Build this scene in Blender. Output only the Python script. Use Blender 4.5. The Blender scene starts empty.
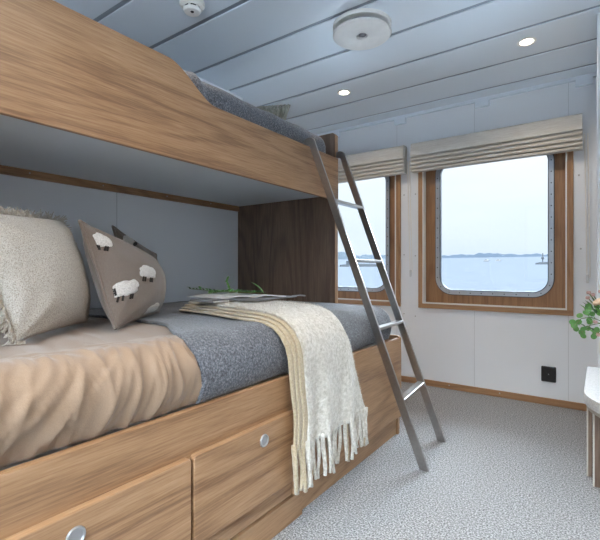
import bpy, bmesh, math, random
from mathutils import Vector, noise
random.seed(7)
PI = math.pi
scn = bpy.context.scene
COL = scn.collection

# ------------------------------------------------------------------ helpers
def V(*a): return Vector(a)
def lerp(a, b, t): return a + (b - a) * t
def sm(a, b, x):
    t = min(1, max(0, (x - a) / (b - a))); return t * t * (3 - 2 * t)
def nz(x, y, z=0.0): return noise.noise(Vector((x, y, z)))

def empty(name, loc, label=None, cat=None, group=None):
    o = bpy.data.objects.new(name, None); COL.objects.link(o)
    o.location = loc; o.empty_display_size = .05
    tag(o, label, cat, group); return o
def tag(o, label=None, cat=None, group=None, kind=None):
    if label: o['label'] = label
    if cat: o['category'] = cat
    if group: o['group'] = group
    if kind: o['kind'] = kind
    return o
def wloc(o):
    p = Vector((0, 0, 0))
    while o is not None: p += o.location; o = o.parent
    return p
def obj(name, bm, mats, parent=None, origin=None, smooth=None):
    """Link bm (built in world coordinates) as one mesh object."""
    base = Vector(origin) if origin is not None else (Vector((0, 0, 0)))
    pw = wloc(parent) if parent else Vector((0, 0, 0))
    if origin is None: base = pw
    bmesh.ops.translate(bm, verts=bm.verts, vec=-base)
    me = bpy.data.meshes.new(name); bm.to_mesh(me); bm.free()
    for m in (mats if isinstance(mats, (list, tuple)) else [mats]): me.materials.append(m)
    o = bpy.data.objects.new(name, me); COL.objects.link(o)
    if parent: o.parent = parent
    o.location = base - pw
    if smooth is not None:
        for p in me.polygons: p.use_smooth = True
        if smooth < 179: me.set_sharp_from_angle(angle=math.radians(smooth))
    return o
def struct(name, bm, mats, parent=None, smooth=None):
    o = obj(name, bm, mats, parent, smooth=smooth)
    if parent is None: o['kind'] = 'structure'
    return o
def B(): return bmesh.new()

def box(bm, x0, y0, z0, x1, y1, z1, bev=0, seg=2, mi=0):
    xs, ys, zs = sorted((x0, x1)), sorted((y0, y1)), sorted((z0, z1))
    vs = [bm.verts.new((x, y, z)) for x in xs for y in ys for z in zs]
    idx = [(0,1,3,2),(4,6,7,5),(0,4,5,1),(2,3,7,6),(0,2,6,4),(1,5,7,3)]
    fs = [bm.faces.new([vs[i] for i in f]) for f in idx]
    for f in fs: f.material_index = mi
    if bev > 0:
        es = set(e for f in fs for e in f.edges)
        r = bmesh.ops.bevel(bm, geom=list(es), offset=bev, segments=seg, profile=.5, affect='EDGES')
        for f in r['faces']: f.material_index = mi
    return bm
def prism(bm, poly, axis, a, b, bev=0, seg=2, mi=0):
    """poly: 2-D outline, extruded along axis from a to b. axis x: poly=(y,z); y: (x,z); z: (x,y)"""
    def mk(p, t):
        return {'x': (t, p[0], p[1]), 'y': (p[0], t, p[1]), 'z': (p[0], p[1], t)}[axis]
    A = [bm.verts.new(mk(p, a)) for p in poly]; C = [bm.verts.new(mk(p, b)) for p in poly]
    n = len(poly); fs = [bm.faces.new(A[::-1]), bm.faces.new(C)]
    for i in range(n): fs.append(bm.faces.new((A[i], A[(i+1) % n], C[(i+1) % n], C[i])))
    bmesh.ops.recalc_face_normals(bm, faces=fs)
    for f in fs: f.material_index = mi
    if bev > 0:
        es = list(fs[0].edges) + list(fs[1].edges)
        r = bmesh.ops.bevel(bm, geom=es, offset=bev, segments=seg, profile=.5, affect='EDGES')
        for f in r['faces']: f.material_index = mi
    return bm
def rrect(x0, z0, x1, z1, r, n=8):
    out = []
    for cx, cz, a0 in ((x1-r, z1-r, 0), (x0+r, z1-r, 90), (x0+r, z0+r, 180), (x1-r, z0+r, 270)):
        for i in range(n+1):
            a = math.radians(a0 + 90*i/n); out.append((cx + r*math.cos(a), cz + r*math.sin(a)))
    return out
def ring(bm, outer, inner, y0, y1, mi=0):
    """flat ring between two outlines of equal length in the xz plane, from y0 to y1"""
    n = len(outer)
    def loop(pl, y): return [bm.verts.new((p[0], y, p[1])) for p in pl]
    a, b, c, d = loop(outer, y0), loop(inner, y0), loop(outer, y1), loop(inner, y1)
    fs = []
    for i in range(n):
        j = (i+1) % n
        fs += [bm.faces.new((a[i], a[j], b[j], b[i])), bm.faces.new((c[i], d[i], d[j], c[j])),
               bm.faces.new((a[i], c[i], c[j], a[j])), bm.faces.new((b[i], b[j], d[j], d[i]))]
    for f in fs: f.material_index = mi
    bmesh.ops.recalc_face_normals(bm, faces=fs)
    return bm
def tube(bm, pts, rad, seg=8, caps=True, mi=0, squash=None):
    pts = [Vector(p) for p in pts]; n = len(pts)
    rs = rad if isinstance(rad, (list, tuple)) else [rad]*n
    t0 = (pts[1]-pts[0]).normalized()
    up = V(0,0,1) if abs(t0.z) < .9 else V(1,0,0)
    nrm = (up - t0*up.dot(t0)).normalized(); rings = []
    for i, p in enumerate(pts):
        t = (pts[min(i+1, n-1)] - pts[max(i-1, 0)]).normalized()
        nrm = (nrm - t*nrm.dot(t)).normalized(); bn = t.cross(nrm)
        rings.append([bm.verts.new(p + (nrm*math.cos(2*PI*k/seg) + bn*math.sin(2*PI*k/seg)*(squash or 1))*rs[i]) for k in range(seg)])
    for i in range(n-1):
        for k in range(seg):
            f = bm.faces.new((rings[i][k], rings[i][(k+1) % seg], rings[i+1][(k+1) % seg], rings[i+1][k])); f.material_index = mi
    if caps:
        for f in (bm.faces.new(rings[0][::-1]), bm.faces.new(rings[-1])): f.material_index = mi
    return bm
def lathe(bm, prof, c, seg=40, axis='z', mi=0, mis=None):
    """prof: (r, h) pairs"""
    c = Vector(c); rings = []
    def P(r, h, a):
        if axis == 'z': return c + V(r*math.cos(a), r*math.sin(a), h)
        if axis == 'x': return c + V(h, r*math.cos(a), r*math.sin(a))
        return c + V(r*math.cos(a), h, r*math.sin(a))
    for r, h in prof:
        rings.append([bm.verts.new(P(max(r, 1e-5), h, 2*PI*k/seg)) for k in range(seg)])
    fs = []
    for i in range(len(prof)-1):
        for k in range(seg):
            f = bm.faces.new((rings[i][k], rings[i][(k+1) % seg], rings[i+1][(k+1) % seg], rings[i+1][k]))
            f.material_index = mis[i] if mis else mi; fs.append(f)
    fs += [bm.faces.new(rings[0][::-1]), bm.faces.new(rings[-1])]
    bmesh.ops.recalc_face_normals(bm, faces=fs)
    return bm
def grid(bm, fn, nu, nv, mi=0, closed_u=False):
    vs = [[bm.verts.new(fn(i/nu, j/nv)) for j in range(nv+1)] for i in range(nu + (0 if closed_u else 1))]
    m = len(vs)
    for i in range(m if closed_u else nu):
        for j in range(nv):
            f = bm.faces.new((vs[i][j], vs[(i+1) % m][j], vs[(i+1) % m][j+1], vs[i][j+1])); f.material_index = mi
    return vs
def blob(bm, c, r, sub=2, mi=0, scale=(1,1,1)):
    r0 = bmesh.ops.create_icosphere(bm, subdivisions=sub, radius=1)
    for v in r0['verts']:
        v.co = Vector(c) + Vector((v.co.x*r*scale[0], v.co.y*r*scale[1], v.co.z*r*scale[2]))
        for f in v.link_faces: f.material_index = mi

# ------------------------------------------------------------------ materials
def newmat(name):
    m = bpy.data.materials.new(name); m.use_nodes = True
    nt = m.node_tree; b = nt.nodes['Principled BSDF']; return m, nt, b
def N(nt, t, **k):
    n = nt.nodes.new(t)
    for a, v in k.items():
        if a in n.inputs: n.inputs[a].default_value = v
        else: setattr(n, a, v)
    return n
def ramp(nt, src, stops):
    r = nt.nodes.new('ShaderNodeValToRGB'); e = r.color_ramp.elements
    while len(e) < len(stops): e.new(.5)
    for el, (p, c) in zip(e, stops):
        el.position = p; el.color = (*c, 1) if len(c) == 3 else c
    nt.links.new(src, r.inputs[0]); return r.outputs[0]
def plain(name, col, rough=.5, metal=0, spec=.5, coat=0, noise_amt=0, nscale=30):
    m, nt, b = newmat(name)
    b.inputs['Base Color'].default_value = (*col, 1); b.inputs['Roughness'].default_value = rough
    b.inputs['Metallic'].default_value = metal; b.inputs['Specular IOR Level'].default_value = spec
    b.inputs['Coat Weight'].default_value = coat
    tc = N(nt, 'ShaderNodeTexCoord'); n = N(nt, 'ShaderNodeTexNoise', Scale=nscale, Detail=3.0)
    nt.links.new(tc.outputs['Object'], n.inputs['Vector'])
    k = noise_amt or .03
    o = ramp(nt, n.outputs['Fac'], [(.3, [c*(1-k) for c in col]), (.7, [min(1, c*(1+k)) for c in col])])
    nt.links.new(o, b.inputs['Base Color']); return m
def wood(name, axis, dark, mid, light, rough=.42, seed=0.0, scale=1.0):
    """veneer: grain runs along axis ('x','y','z')"""
    m, nt, b = newmat(name); L = nt.links
    tc = N(nt, 'ShaderNodeTexCoord'); mp = N(nt, 'ShaderNodeMapping')
    s = {'x': (.04, 1, 1), 'y': (1, .04, 1), 'z': (1, 1, .04)}[axis]
    mp.inputs['Scale'].default_value = [q*scale for q in s]; mp.inputs['Location'].default_value = (seed, seed*1.7, seed*.6)
    L.new(tc.outputs['Object'], mp.inputs['Vector'])
    mp1 = N(nt, 'ShaderNodeMapping'); mp1.inputs['Scale'].default_value = [(.13 if q < 1 else 1)*scale for q in s]; mp1.inputs['Location'].default_value = (seed*1.3, seed*.7, seed*2.1)
    L.new(tc.outputs['Object'], mp1.inputs['Vector'])
    n1 = N(nt, 'ShaderNodeTexNoise', Scale=3.2, Detail=2.0, Roughness=.4, Distortion=.2); L.new(mp1.outputs[0], n1.inputs['Vector'])
    mul = N(nt, 'ShaderNodeMath', operation='MULTIPLY'); mul.inputs[1].default_value = 95; L.new(n1.outputs['Fac'], mul.inputs[0])
    sn = N(nt, 'ShaderNodeMath', operation='SINE'); L.new(mul.outputs[0], sn.inputs[0])
    mr = N(nt, 'ShaderNodeMapRange'); mr.inputs['From Min'].default_value = -1; mr.inputs['From Max'].default_value = .2; L.new(sn.outputs[0], mr.inputs['Value'])
    n2 = N(nt, 'ShaderNodeTexNoise', Scale=190.0, Detail=4.0, Roughness=.65); L.new(mp.outputs[0], n2.inputs['Vector'])
    n3 = N(nt, 'ShaderNodeTexNoise', Scale=14.0, Detail=2.0); L.new(mp.outputs[0], n3.inputs['Vector'])
    a = N(nt, 'ShaderNodeMath', operation='MULTIPLY'); a.inputs[1].default_value = .13; L.new(mr.outputs[0], a.inputs[0])
    c = N(nt, 'ShaderNodeMath', operation='MULTIPLY_ADD'); c.inputs[1].default_value = .66; L.new(n2.outputs['Fac'], c.inputs[0]); L.new(a.outputs[0], c.inputs[2])
    d = N(nt, 'ShaderNodeMath', operation='MULTIPLY_ADD'); d.inputs[1].default_value = .34; L.new(n3.outputs['Fac'], d.inputs[0]); L.new(c.outputs[0], d.inputs[2])
    o = ramp(nt, d.outputs[0], [(.42, dark), (.62, mid), (.80, light)])
    L.new(o, b.inputs['Base Color']); b.inputs['Roughness'].default_value = rough
    bp = N(nt, 'ShaderNodeBump', Strength=.12, Distance=.002); L.new(n2.outputs['Fac'], bp.inputs['Height']); L.new(bp.outputs[0], b.inputs['Normal'])
    return m
def cloth(name, c0, c1, c2=None, scale=420., rough=.95, bump=.35, sheen=.2, stretch=(1,1,1), lo=.35, hi=.65, dist=.002):
    m, nt, b = newmat(name); L = nt.links
    tc = N(nt, 'ShaderNodeTexCoord'); mp = N(nt, 'ShaderNodeMapping'); mp.inputs['Scale'].default_value = stretch
    L.new(tc.outputs['Object'], mp.inputs['Vector'])
    n = N(nt, 'ShaderNodeTexNoise', Scale=scale, Detail=3.0, Roughness=.7); L.new(mp.outputs[0], n.inputs['Vector'])
    st = [(lo, c0), (hi, c1)] if c2 is None else [(lo, c0), ((lo+hi)/2, c1), (hi, c2)]
    L.new(ramp(nt, n.outputs['Fac'], st), b.inputs['Base Color'])
    bp = N(nt, 'ShaderNodeBump', Strength=bump, Distance=dist); L.new(n.outputs['Fac'], bp.inputs['Height']); L.new(bp.outputs[0], b.inputs['Normal'])
    b.inputs['Roughness'].default_value = rough; b.inputs['Sheen Weight'].default_value = sheen; b.inputs['Specular IOR Level'].default_value = .2
    return m

OD, OM, OL = (.225,.121,.060), (.37,.214,.110), (.46,.283,.158)
oak_y = wood('oak_along', 'y', OD, OM, OL, seed=1.3)
oak_y2 = wood('oak_drawer', 'y', OD, OM, OL, seed=4.1)
oak_x = wood('oak_cross', 'x', OD, OM, OL, seed=2.2)
oak_z = wood('oak_upright', 'z', OD, OM, OL, seed=5.2)
dark_wood_z = wood('dark_wood_upright', 'z', (.13,.088,.064), (.20,.137,.10), (.265,.19,.145), rough=.5, seed=3.3)  # darker, greyer brown veneer than the oak
teak_x = wood('frame_wood_x', 'x', (.27,.145,.07), (.36,.205,.105), (.42,.25,.135), seed=7.1)
teak_z = wood('frame_wood_z', 'z', (.27,.145,.07), (.36,.205,.105), (.42,.25,.135), seed=8.4)
inner_z = wood('inner_frame_wood', 'z', (.20,.10,.045), (.29,.155,.075), (.36,.20,.10), seed=9.9)
skirt = wood('skirting_wood', 'x', (.25,.135,.065), (.34,.19,.095), (.40,.23,.125), seed=6.6)
wallm = plain('wall_paint', (.76,.795,.835), .38, noise_amt=.01, nscale=3)
ceilm = plain('ceiling_panel_paint', (.74,.81,.88), .24, spec=.9, noise_amt=.008, nscale=2)
groove = plain('ceiling_joint_metal', (.25,.29,.34), .4, metal=.3)
deckm = plain('bunk_underside_paint', (.72,.77,.82), .45, noise_amt=.01, nscale=3)
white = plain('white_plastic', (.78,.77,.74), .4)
whited = plain('greyish_white_plastic', (.55,.54,.52), .5)  # one even, greyer white for the blind rails
black = plain('black_plastic', (.012,.012,.014), .35)
steel = plain('brushed_steel', (.42,.405,.39), .28, metal=1, noise_amt=.06, nscale=80)
alu = plain('grey_metal_frame', (.46,.51,.57), .4, metal=.75)
gasket = plain('window_gasket', (.05,.06,.075), .5)
dark = plain('dark_gap', (.02,.018,.016), .8)
lipm = plain('white_bead', (.75,.74,.71), .4)
silver = plain('satin_silver', (.45,.46,.47), .4, metal=.7)
carpet = cloth('loop_carpet', (.08,.078,.077), (.275,.271,.270), (.55,.545,.542), scale=155., bump=.9, lo=.38, hi=.62, dist=.008)
duvetm = cloth('sateen_duvet', (.265,.183,.122), (.325,.228,.155), scale=500., rough=.55, bump=.08, sheen=.35)
greym = cloth('grey_wool', (.045,.05,.06), (.115,.125,.145), (.27,.285,.31), scale=150., bump=.7, sheen=.3, lo=.33, hi=.69, dist=.003)
mohair = cloth('cream_mohair', (.45,.42,.355), (.77,.745,.685), scale=75., bump=1.0, sheen=.6, lo=.3, hi=.7, dist=.006)
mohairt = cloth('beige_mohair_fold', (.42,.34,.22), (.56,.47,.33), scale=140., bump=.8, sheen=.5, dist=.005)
linen = cloth('natural_linen', (.25,.225,.19), (.47,.44,.39), (.58,.555,.51), scale=300., bump=.6, lo=.33, hi=.66)
fringem = cloth('linen_fringe', (.42,.385,.33), (.60,.565,.51), scale=200., bump=.3)
taupe = cloth('taupe_felt', (.155,.125,.105), (.215,.178,.152), scale=380., bump=.4, sheen=.4)
wool_w = cloth('white_boucle', (.58,.56,.53), (.82,.80,.77), scale=190., bump=1.0, dist=.006)
blackfelt = plain('black_felt', (.02,.018,.017), .95)
knit = cloth('ribbed_knit', (.20,.19,.15), (.40,.38,.32), scale=60., bump=.8, stretch=(1,1,.25), dist=.006)
blindm = cloth('blind_linen', (.54,.52,.48), (.66,.645,.61), scale=210., bump=.35, stretch=(.06,1,1))
stone = cloth('pale_stone_top', (.38,.375,.37), (.54,.535,.53), scale=150., bump=.05, rough=.45, sheen=0)
paper = plain('white_paper', (.72,.73,.74), .6)
greyc = plain('grey_cover', (.23,.235,.25), .6)
leafg = plain('eucalyptus_leaf', (.10,.27,.07), .5, noise_amt=.35, nscale=18)
leafd = plain('dark_leaf', (.055,.15,.06), .5, noise_amt=.3, nscale=25)
leafl = plain('fresh_leaf', (.16,.42,.09), .45, noise_amt=.2, nscale=20)
stemm = plain('plant_stem', (.16,.22,.08), .6)
rosem = plain('cream_rose', (.80,.62,.46), .6, noise_amt=.12, nscale=40)
budm = plain('pink_bud', (.55,.36,.34), .6, noise_amt=.15, nscale=60)
ceram = plain('white_ceramic', (.80,.80,.82), .25)

def emit(name, col, s):
    m, nt, b = newmat(name)
    b.inputs['Base Color'].default_value = (*col, 1)
    b.inputs['Emission Color'].default_value = (*col, 1); b.inputs['Emission Strength'].default_value = s
    return m
lampm = emit('lit_lamp_lens', (1.0, .90, .74), 5.0)
def glassmat():
    m, nt, b = newmat('window_glass'); L = nt.links
    nt.nodes.remove(b)
    t = N(nt, 'ShaderNodeBsdfTransparent'); t.inputs[0].default_value = (.97,.985,.99,1)
    g = N(nt, 'ShaderNodeBsdfGlossy'); g.inputs['Roughness'].default_value = .02
    fr = N(nt, 'ShaderNodeFresnel'); fr.inputs[0].default_value = 1.3
    mx = N(nt, 'ShaderNodeMixShader'); L.new(fr.outputs[0], mx.inputs[0]); L.new(t.outputs[0], mx.inputs[1]); L.new(g.outputs[0], mx.inputs[2])
    L.new(mx.outputs[0], nt.nodes['Material Output'].inputs[0]); return m
glass = glassmat()

# ------------------------------------------------------------------ room constants
W = 3.325          # window wall
XL = -2.146        # wall behind the bunk
XR, YB = 1.45, -1.15
H = 2.188
YE = 2.225         # bunk end panel face
XC = -.014         # closet side
def q(v): return v

# floor
bm = B(); box(bm, -2.7, YB-.1, -.08, XR+.1, W+.1, 0); struct('floor', bm, carpet)

# ceiling: painted metal planks with recessed joints
bm = B()
seams = [1.141-.337*k for k in range(8, 0, -1)] + [1.141, 1.464, 1.815, 2.136, 2.482, 2.825, 3.161]
ys = [YB-.1] + [s for s in seams if s > YB] + [W+.02]
hw = .0135
for a, b_ in zip(ys[:-1], ys[1:]):
    box(bm, -2.7, a+hw, H, XR+.1, b_-hw if b_ < W else b_, H+.03, bev=.002, seg=1)
box(bm, -2.7, YB-.1, H+.006, XR+.1, W+.1, H+.04, mi=1)
struct('ceiling', bm, [ceilm, groove])

# window wall with two openings
W1 = (-2.40, -1.345, .617, 1.86); W2 = (-1.192, -.145, .617, 1.86)
bm = B()
ins = .03
xs = [-2.7, W1[0]+ins, W1[1]-ins, W2[0]+ins, W2[1]-ins, XR+.1]
box(bm, xs[0], W, 0, xs[1], W+.12, H+.02); box(bm, xs[2], W, 0, xs[3], W+.12, H+.02); box(bm, xs[4], W, 0, xs[5], W+.12, H+.02)
for a, b_ in ((xs[1], xs[2]), (xs[3], xs[4])):
    box(bm, a, W, 0, b_, W+.12, W1[2]+ins); box(bm, a, W, W1[3]-ins, b_, W+.12, H+.02)
wf = struct('wall_window', bm, wallm)
bm = B()
for x, z0, z1 in ((-.173, .05, H), (-.767, .05, .612), (-.767, 1.8, H), (-1.38, 1.87, H), (-1.38, .05, .61)):
    box(bm, x-.0012, W-.0012, z0, x+.0012, W+.001, z1)
obj('panel_joint', bm, plain('panel_seam_grey', (.52,.54,.57), .6), wf)  # thin grey strips mark the wall panel seams
for (x, z) in ((-1.318,1.537),(-1.222,1.535),(-1.318,1.045),(-1.222,1.035),(-1.318,.56),(-1.222,.545),(-.115,1.545),(-.105,1.06),(-.115,.56)):
    bm = B(); lathe(bm, [(0,-.004),(.004,-.004),(.006,-.001),(.006,.002)], (x, W, z), 10, 'y'); obj('screw_cap', bm, silver, wf, origin=(x,W,z))

# other walls
bm = B(); box(bm, XL-.1, YB-.1, 0, XL, 2.28, H+.02)
wl = struct('wall_left', bm, wallm)
bm = B(); box(bm, -2.7, 2.28, 0, -2.55, W, H+.02); box(bm, -2.7, 2.275, 0, XL-.1, 2.30, H+.02); struct('wall_left_recess', bm, wallm)
bm = B()
for y in (.09, 1.288): box(bm, XL-.001, y-.0012, .6, XL+.0012, y+.0012, 1.345)
obj('panel_joint', bm, plain('panel_seam_grey_2', (.42,.45,.48), .6), wl)  # seams of the bunk wall in a slightly darker grey
bm = B(); box(bm, XR, YB-.1, 0, XR+.1, W+.1, H+.02); struct('wall_right', bm, wallm)
BX0, BX1, BZ0, BZ1 = -1.0, 1.0, .75, 1.95
bm = B()
for a in ((-2.7, 0, BX0, H+.02), (BX1, 0, XR+.1, H+.02), (BX0, 0, BX1, BZ0), (BX0, BZ1, BX1, H+.02)): box(bm, a[0], YB-.1, a[1], a[2], YB, a[3])
struct('wall_back', bm, wallm)
fill_win = empty('window_3', (0, YB, BZ0)); fill_win['kind'] = 'structure'  # window added out of view so that daylight fills the cabin
bm = B(); box(bm, BX0, YB-.056, BZ0, BX1, YB-.05, BZ1); obj('glass', bm, glass, fill_win)
bm = B()
for a in ((BX0-.03, BZ0-.03, BX1+.03, BZ0+.01), (BX0-.03, BZ1-.01, BX1+.03, BZ1+.03), (BX0-.03, BZ0+.01, BX0+.01, BZ1-.01), (BX1-.01, BZ0+.01, BX1+.03, BZ1-.01), (-.02, BZ0+.01, .02, BZ1-.01)): box(bm, a[0], YB-.03, a[1], a[2], YB+.012, a[3], bev=.002, seg=1)
obj('frame', bm, teak_z, fill_win)
bm = B(); box(bm, XC, 2.55, 0, XR, W, H+.01, bev=.003, seg=1); struct('wall_pillar', bm, wallm)

bm = B(); box(bm, -2.55, W-.014, 0, XC, W, .047, bev=.003, seg=1)
bs = struct('baseboard_window', bm, skirt)
for x in (-.95, -.592, -.035):
    bm = B(); lathe(bm, [(0,-.003),(.004,-.003),(.005,.001)], (x, W-.014, .03), 8, 'y'); obj('screw_cap', bm, silver, bs, origin=(x,W-.014,.03))
# ceiling edge clips
bm = B(); box(bm, -2.55, W-.03, H-.022, XC, W, H+.002, bev=.002, seg=1)
t1 = struct('trim_1', bm, ceilm)
for x in (-1.97, -1.345, -.71, -.085):
    bm = B(); box(bm, x-.048, W-.036, H-.066, x+.048, W, H-.01, bev=.002, seg=1); obj('clip', bm, ceilm, t1, origin=(x, W, H))

# ------------------------------------------------------------------ windows
def window(idx, Wd):
    x0, x1, z0, z1 = Wd
    root = empty('window_%d' % idx, ((x0+x1)/2, W, z0)); root['kind'] = 'structure'
    fw = .036
    for nm, a in (('sill_board', (x0, W-.02, z0, x1, W+.03, z0+fw)), ('head_board', (x0, W-.02, z1-fw, x1, W+.03, z1))):
        bm = B(); box(bm, *a, bev=.002, seg=1); obj(nm, bm, teak_x, root)
    for a in ((x0, W-.02, z0+fw, x0+fw, W+.03, z1-fw), (x1-fw, W-.02, z0+fw, x1, W+.03, z1-fw)):
        bm = B(); box(bm, *a, bev=.002, seg=1); obj('side_board', bm, teak_z, root)
    # white bead
    o = [(x1-fw, z1-fw), (x0+fw, z1-fw), (x0+fw, z0+fw), (x1-fw, z0+fw)]; k = .008
    i = [(x1-fw-k, z1-fw-k), (x0+fw+k, z1-fw-k), (x0+fw+k, z0+fw+k), (x1-fw-k, z0+fw+k)]
    bm = B(); ring(bm, o, i, W-.024, W+.055); obj('white_bead', bm, lipm, root)
    # wood panel behind with rounded opening
    ax0, ax1, az0, az1 = x0+.122, x1-.110, z0+.108, z1-.05
    PY = W+.035
    r = .135; n = 10
    op = rrect(ax0+.008, az0+.008, ax1-.008, az1-.008, r-.008, n)
    # outer outline resampled to match: project each point to the rectangle
    X0, X1, Z0, Z1 = x0+fw+.004, x1-fw-.004, z0+fw+.004, z1-fw-.004
    out = []
    m = n+1
    for q_, (cx, cz) in enumerate(((X1, Z1), (X0, Z1), (X0, Z0), (X1, Z0))):
        pts = op[q_*m:(q_+1)*m]
        for j, (px, pz) in enumerate(pts):
            if q_ in (0, 2): out.append((cx, lerp(pz, cz, min(1, 2*j/n))) if j <= n/2 else (lerp(cx, px, (j-n/2)/(n/2)), cz))
            else: out.append((lerp(px, cx, min(1, 2*j/n)), cz) if j <= n/2 else (cx, lerp(cz, pz, (j-n/2)/(n/2))))
    bm = B(); ring(bm, out, op, PY, PY+.02); obj('wood_lining', bm, inner_z, root)
    # metal porthole ring
    bm = B(); ring(bm, rrect(ax0, az0, ax1, az1, r, n), rrect(ax0+.006, az0+.006, ax1-.006, az1-.006, r-.006, n), PY-.007, PY+.03); obj('rubber_gasket', bm, gasket, root)
    bm = B(); ring(bm, rrect(ax0+.005, az0+.005, ax1-.005, az1-.005, r-.005, n), rrect(ax0+.034, az0+.034, ax1-.034, az1-.034, r-.034, n), PY-.012, PY+.03)
    mr = obj('metal_ring', bm, alu, root, smooth=40)
    bm = B(); ring(bm, rrect(ax0+.034, az0+.034, ax1-.034, az1-.034, r-.034, n), rrect(ax0+.040, az0+.040, ax1-.040, az1-.040, r-.040, n), PY-.004, PY+.03); obj('inner_gasket', bm, gasket, root)
    bm = B(); prism(bm, rrect(ax0+.03, az0+.03, ax1-.03, az1-.03, r-.03, n), 'y', PY+.014, PY+.022); obj('glass', bm, glass, root)
    # bolts round the ring
    path = rrect(ax0+.019, az0+.019, ax1-.019, az1-.019, r-.019, n); path.append(path[0])
    L = [0]
    for a, b_ in zip(path[:-1], path[1:]): L.append(L[-1] + math.dist(a, b_))
    nb = 44; proto = None; s = 0
    for kb in range(nb):
        d = L[-1]*kb/nb
        while L[s+1] < d: s += 1
        f = (d-L[s])/max(1e-9, L[s+1]-L[s]); px, pz = lerp(path[s][0], path[s+1][0], f), lerp(path[s][1], path[s+1][1], f)
        if proto is None:
            bm = B(); lathe(bm, [(0,-.0035),(.0035,-.0035),(.0045,0)], (px, PY-.012, pz), 8, 'y')
            proto = obj('bolt', bm, gasket, mr, origin=(px, PY-.012, pz))
        else:
            c = proto.copy(); COL.objects.link(c); c.parent = mr; c.location = V(px, PY-.012, pz) - wloc(mr)
    # outer hull reveal
    bm = B(); ring(bm, rrect(ax0-.01, az0-.01, ax1+.01, az1+.01, r, n), rrect(ax0+.03, az0+.03, ax1-.03, az1-.03, r-.03, n), PY+.03, PY+.06); obj('hull_reveal', bm, gasket, root)
window(1, W1); window(2, W2)

# ------------------------------------------------------------------ roman blinds
def blind(x0, x1, label, cord_x, cz):
    root = empty('roman_blind', ((x0+x1)/2, W, 1.93), label, 'blind', 'roman blinds above the two windows')
    zt, zb = 1.927, 1.70
    yf, yb = 3.222, 3.318
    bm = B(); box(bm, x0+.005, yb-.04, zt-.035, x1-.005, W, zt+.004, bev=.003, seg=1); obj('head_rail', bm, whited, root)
    # folded fabric: sheets hanging one in front of the other
    def sheet(bm, pts, th):
        p = [(y, z) for y, z in pts]; back = [(y+th, z) for y, z in p[::-1]]
        n = 30
        poly = p + back
        vs = []
        for i in range(n+1):
            x = lerp(x0, x1, i/n)
            row = []
            for (y, z) in poly:
                w = .0035*nz(x*3.1, z*20, x0) * (1 if z < zt-.02 else 0)
                row.append(bm.verts.new((x, y+w*.7, z+w)))
            vs.append(row)
        m = len(poly)
        for i in range(n):
            for k in range(m): bm.faces.new((vs[i][k], vs[i][(k+1) % m], vs[i+1][(k+1) % m], vs[i+1][k]))
        bm.faces.new(vs[0]); bm.faces.new(vs[-1][::-1])
    bm = B()
    sheet(bm, [(yf+.030, zt), (yf+.014, zt-.010), (yf+.008, zt-.05), (yf+.002, zt-.090), (yf+.003, zt-.108)], .008)
    f0 = zt-.108
    for k, hgt in enumerate((.030, .032, .031, .026)):
        yk = yf+.004+.002*k
        zc = f0 - sum((.030, .032, .031, .026)[:k])
        sheet(bm, [(yk+.030, zc+.020), (yk+.024, zc-.004), (yk+.009, zc-hgt*.45), (yk, zc-hgt+.006), (yk+.003, zc-hgt-.001)], .006)
    # the gathered back layers
    sheet(bm, [(yf+.045, zt-.01), (yf+.04, zb+.02), (yf+.045, zb+.004)], .045)
    bmesh.ops.recalc_face_normals(bm, faces=bm.faces)
    obj('folded_fabric', bm, blindm, root, smooth=35)
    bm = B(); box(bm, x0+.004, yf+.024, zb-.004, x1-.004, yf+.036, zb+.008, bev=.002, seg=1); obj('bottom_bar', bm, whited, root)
    # loop of bead chain
    sx = cord_x
    pts = []
    for i in range(13):
        t = i/12; pts.append((sx-.011+.012*t, yf+.06+.03*t, lerp(1.80, cz, t)))
    for i in range(13):
        t = i/12; pts.append((sx+.012*(1-t)+.006, yf+.09-.03*t, lerp(cz, 1.80, t)))
    bm = B(); tube(bm, pts, .0036, 6); obj('bead_chain', bm, white, root, smooth=60)
    bm = B(); box(bm, sx-.004, yf+.084, cz-.035, sx+.012, yf+.096, cz+.02, bev=.004); obj('chain_weight', bm, plain('clear_weight', (.62,.63,.64), .2), root)
blind(-2.42, -1.288, 'narrower visible cream linen roman blind, left one, pulled up behind the ladder', -1.262, .90)
blind(-1.228, -.094, 'cream linen roman blind gathered in folds above the full right window', -.072, .87)

# ------------------------------------------------------------------ bunk bed
bed = empty('bunk_bed', (-1.5, 1.2, 0), 'oak bunk bed with wide lower berth, narrow upper berth and drawers', 'bed')
XF = -.911; Y0, Y1 = .10, 2.262
bt = .541
# lower berth
bm = B(); box(bm, XF-.022, Y0, .40, XF, Y1-.002, bt, bev=.003); obj('front_rail', bm, oak_y, bed)
bm = B(); box(bm, XF-.022, 1.2365, .102, XF-.0004, Y1-.002, .4005, bev=.0025); obj('front_panel', bm, oak_y, bed)
bm = B(); box(bm, XF-.022, Y0, .100, XF-.009, 1.236, .172, bev=.0025); obj('lower_rail', bm, oak_y2, bed)
bm = B(); box(bm, XF-.026, Y0, 0, XF-.006, 1.30, .092, bev=.001, seg=1); box(bm, XF-.042, 1.303, 0, XF-.022, Y1-.02, .094, bev=.001, seg=1); box(bm, XF-.06, Y0, .02, XF-.043, Y1-.02, .12); obj('plinth', bm, oak_y2, bed)
bm = B(); prism(bm, rrect(XL+.004, .05, XF-.002, bt+.012, .02, 5)[:12] + [(XL+.004, .098), (XF-.002, .098)], 'y', Y1-.022, Y1, bev=.002, seg=1); obj('foot_board', bm, oak_x, bed)
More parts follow.
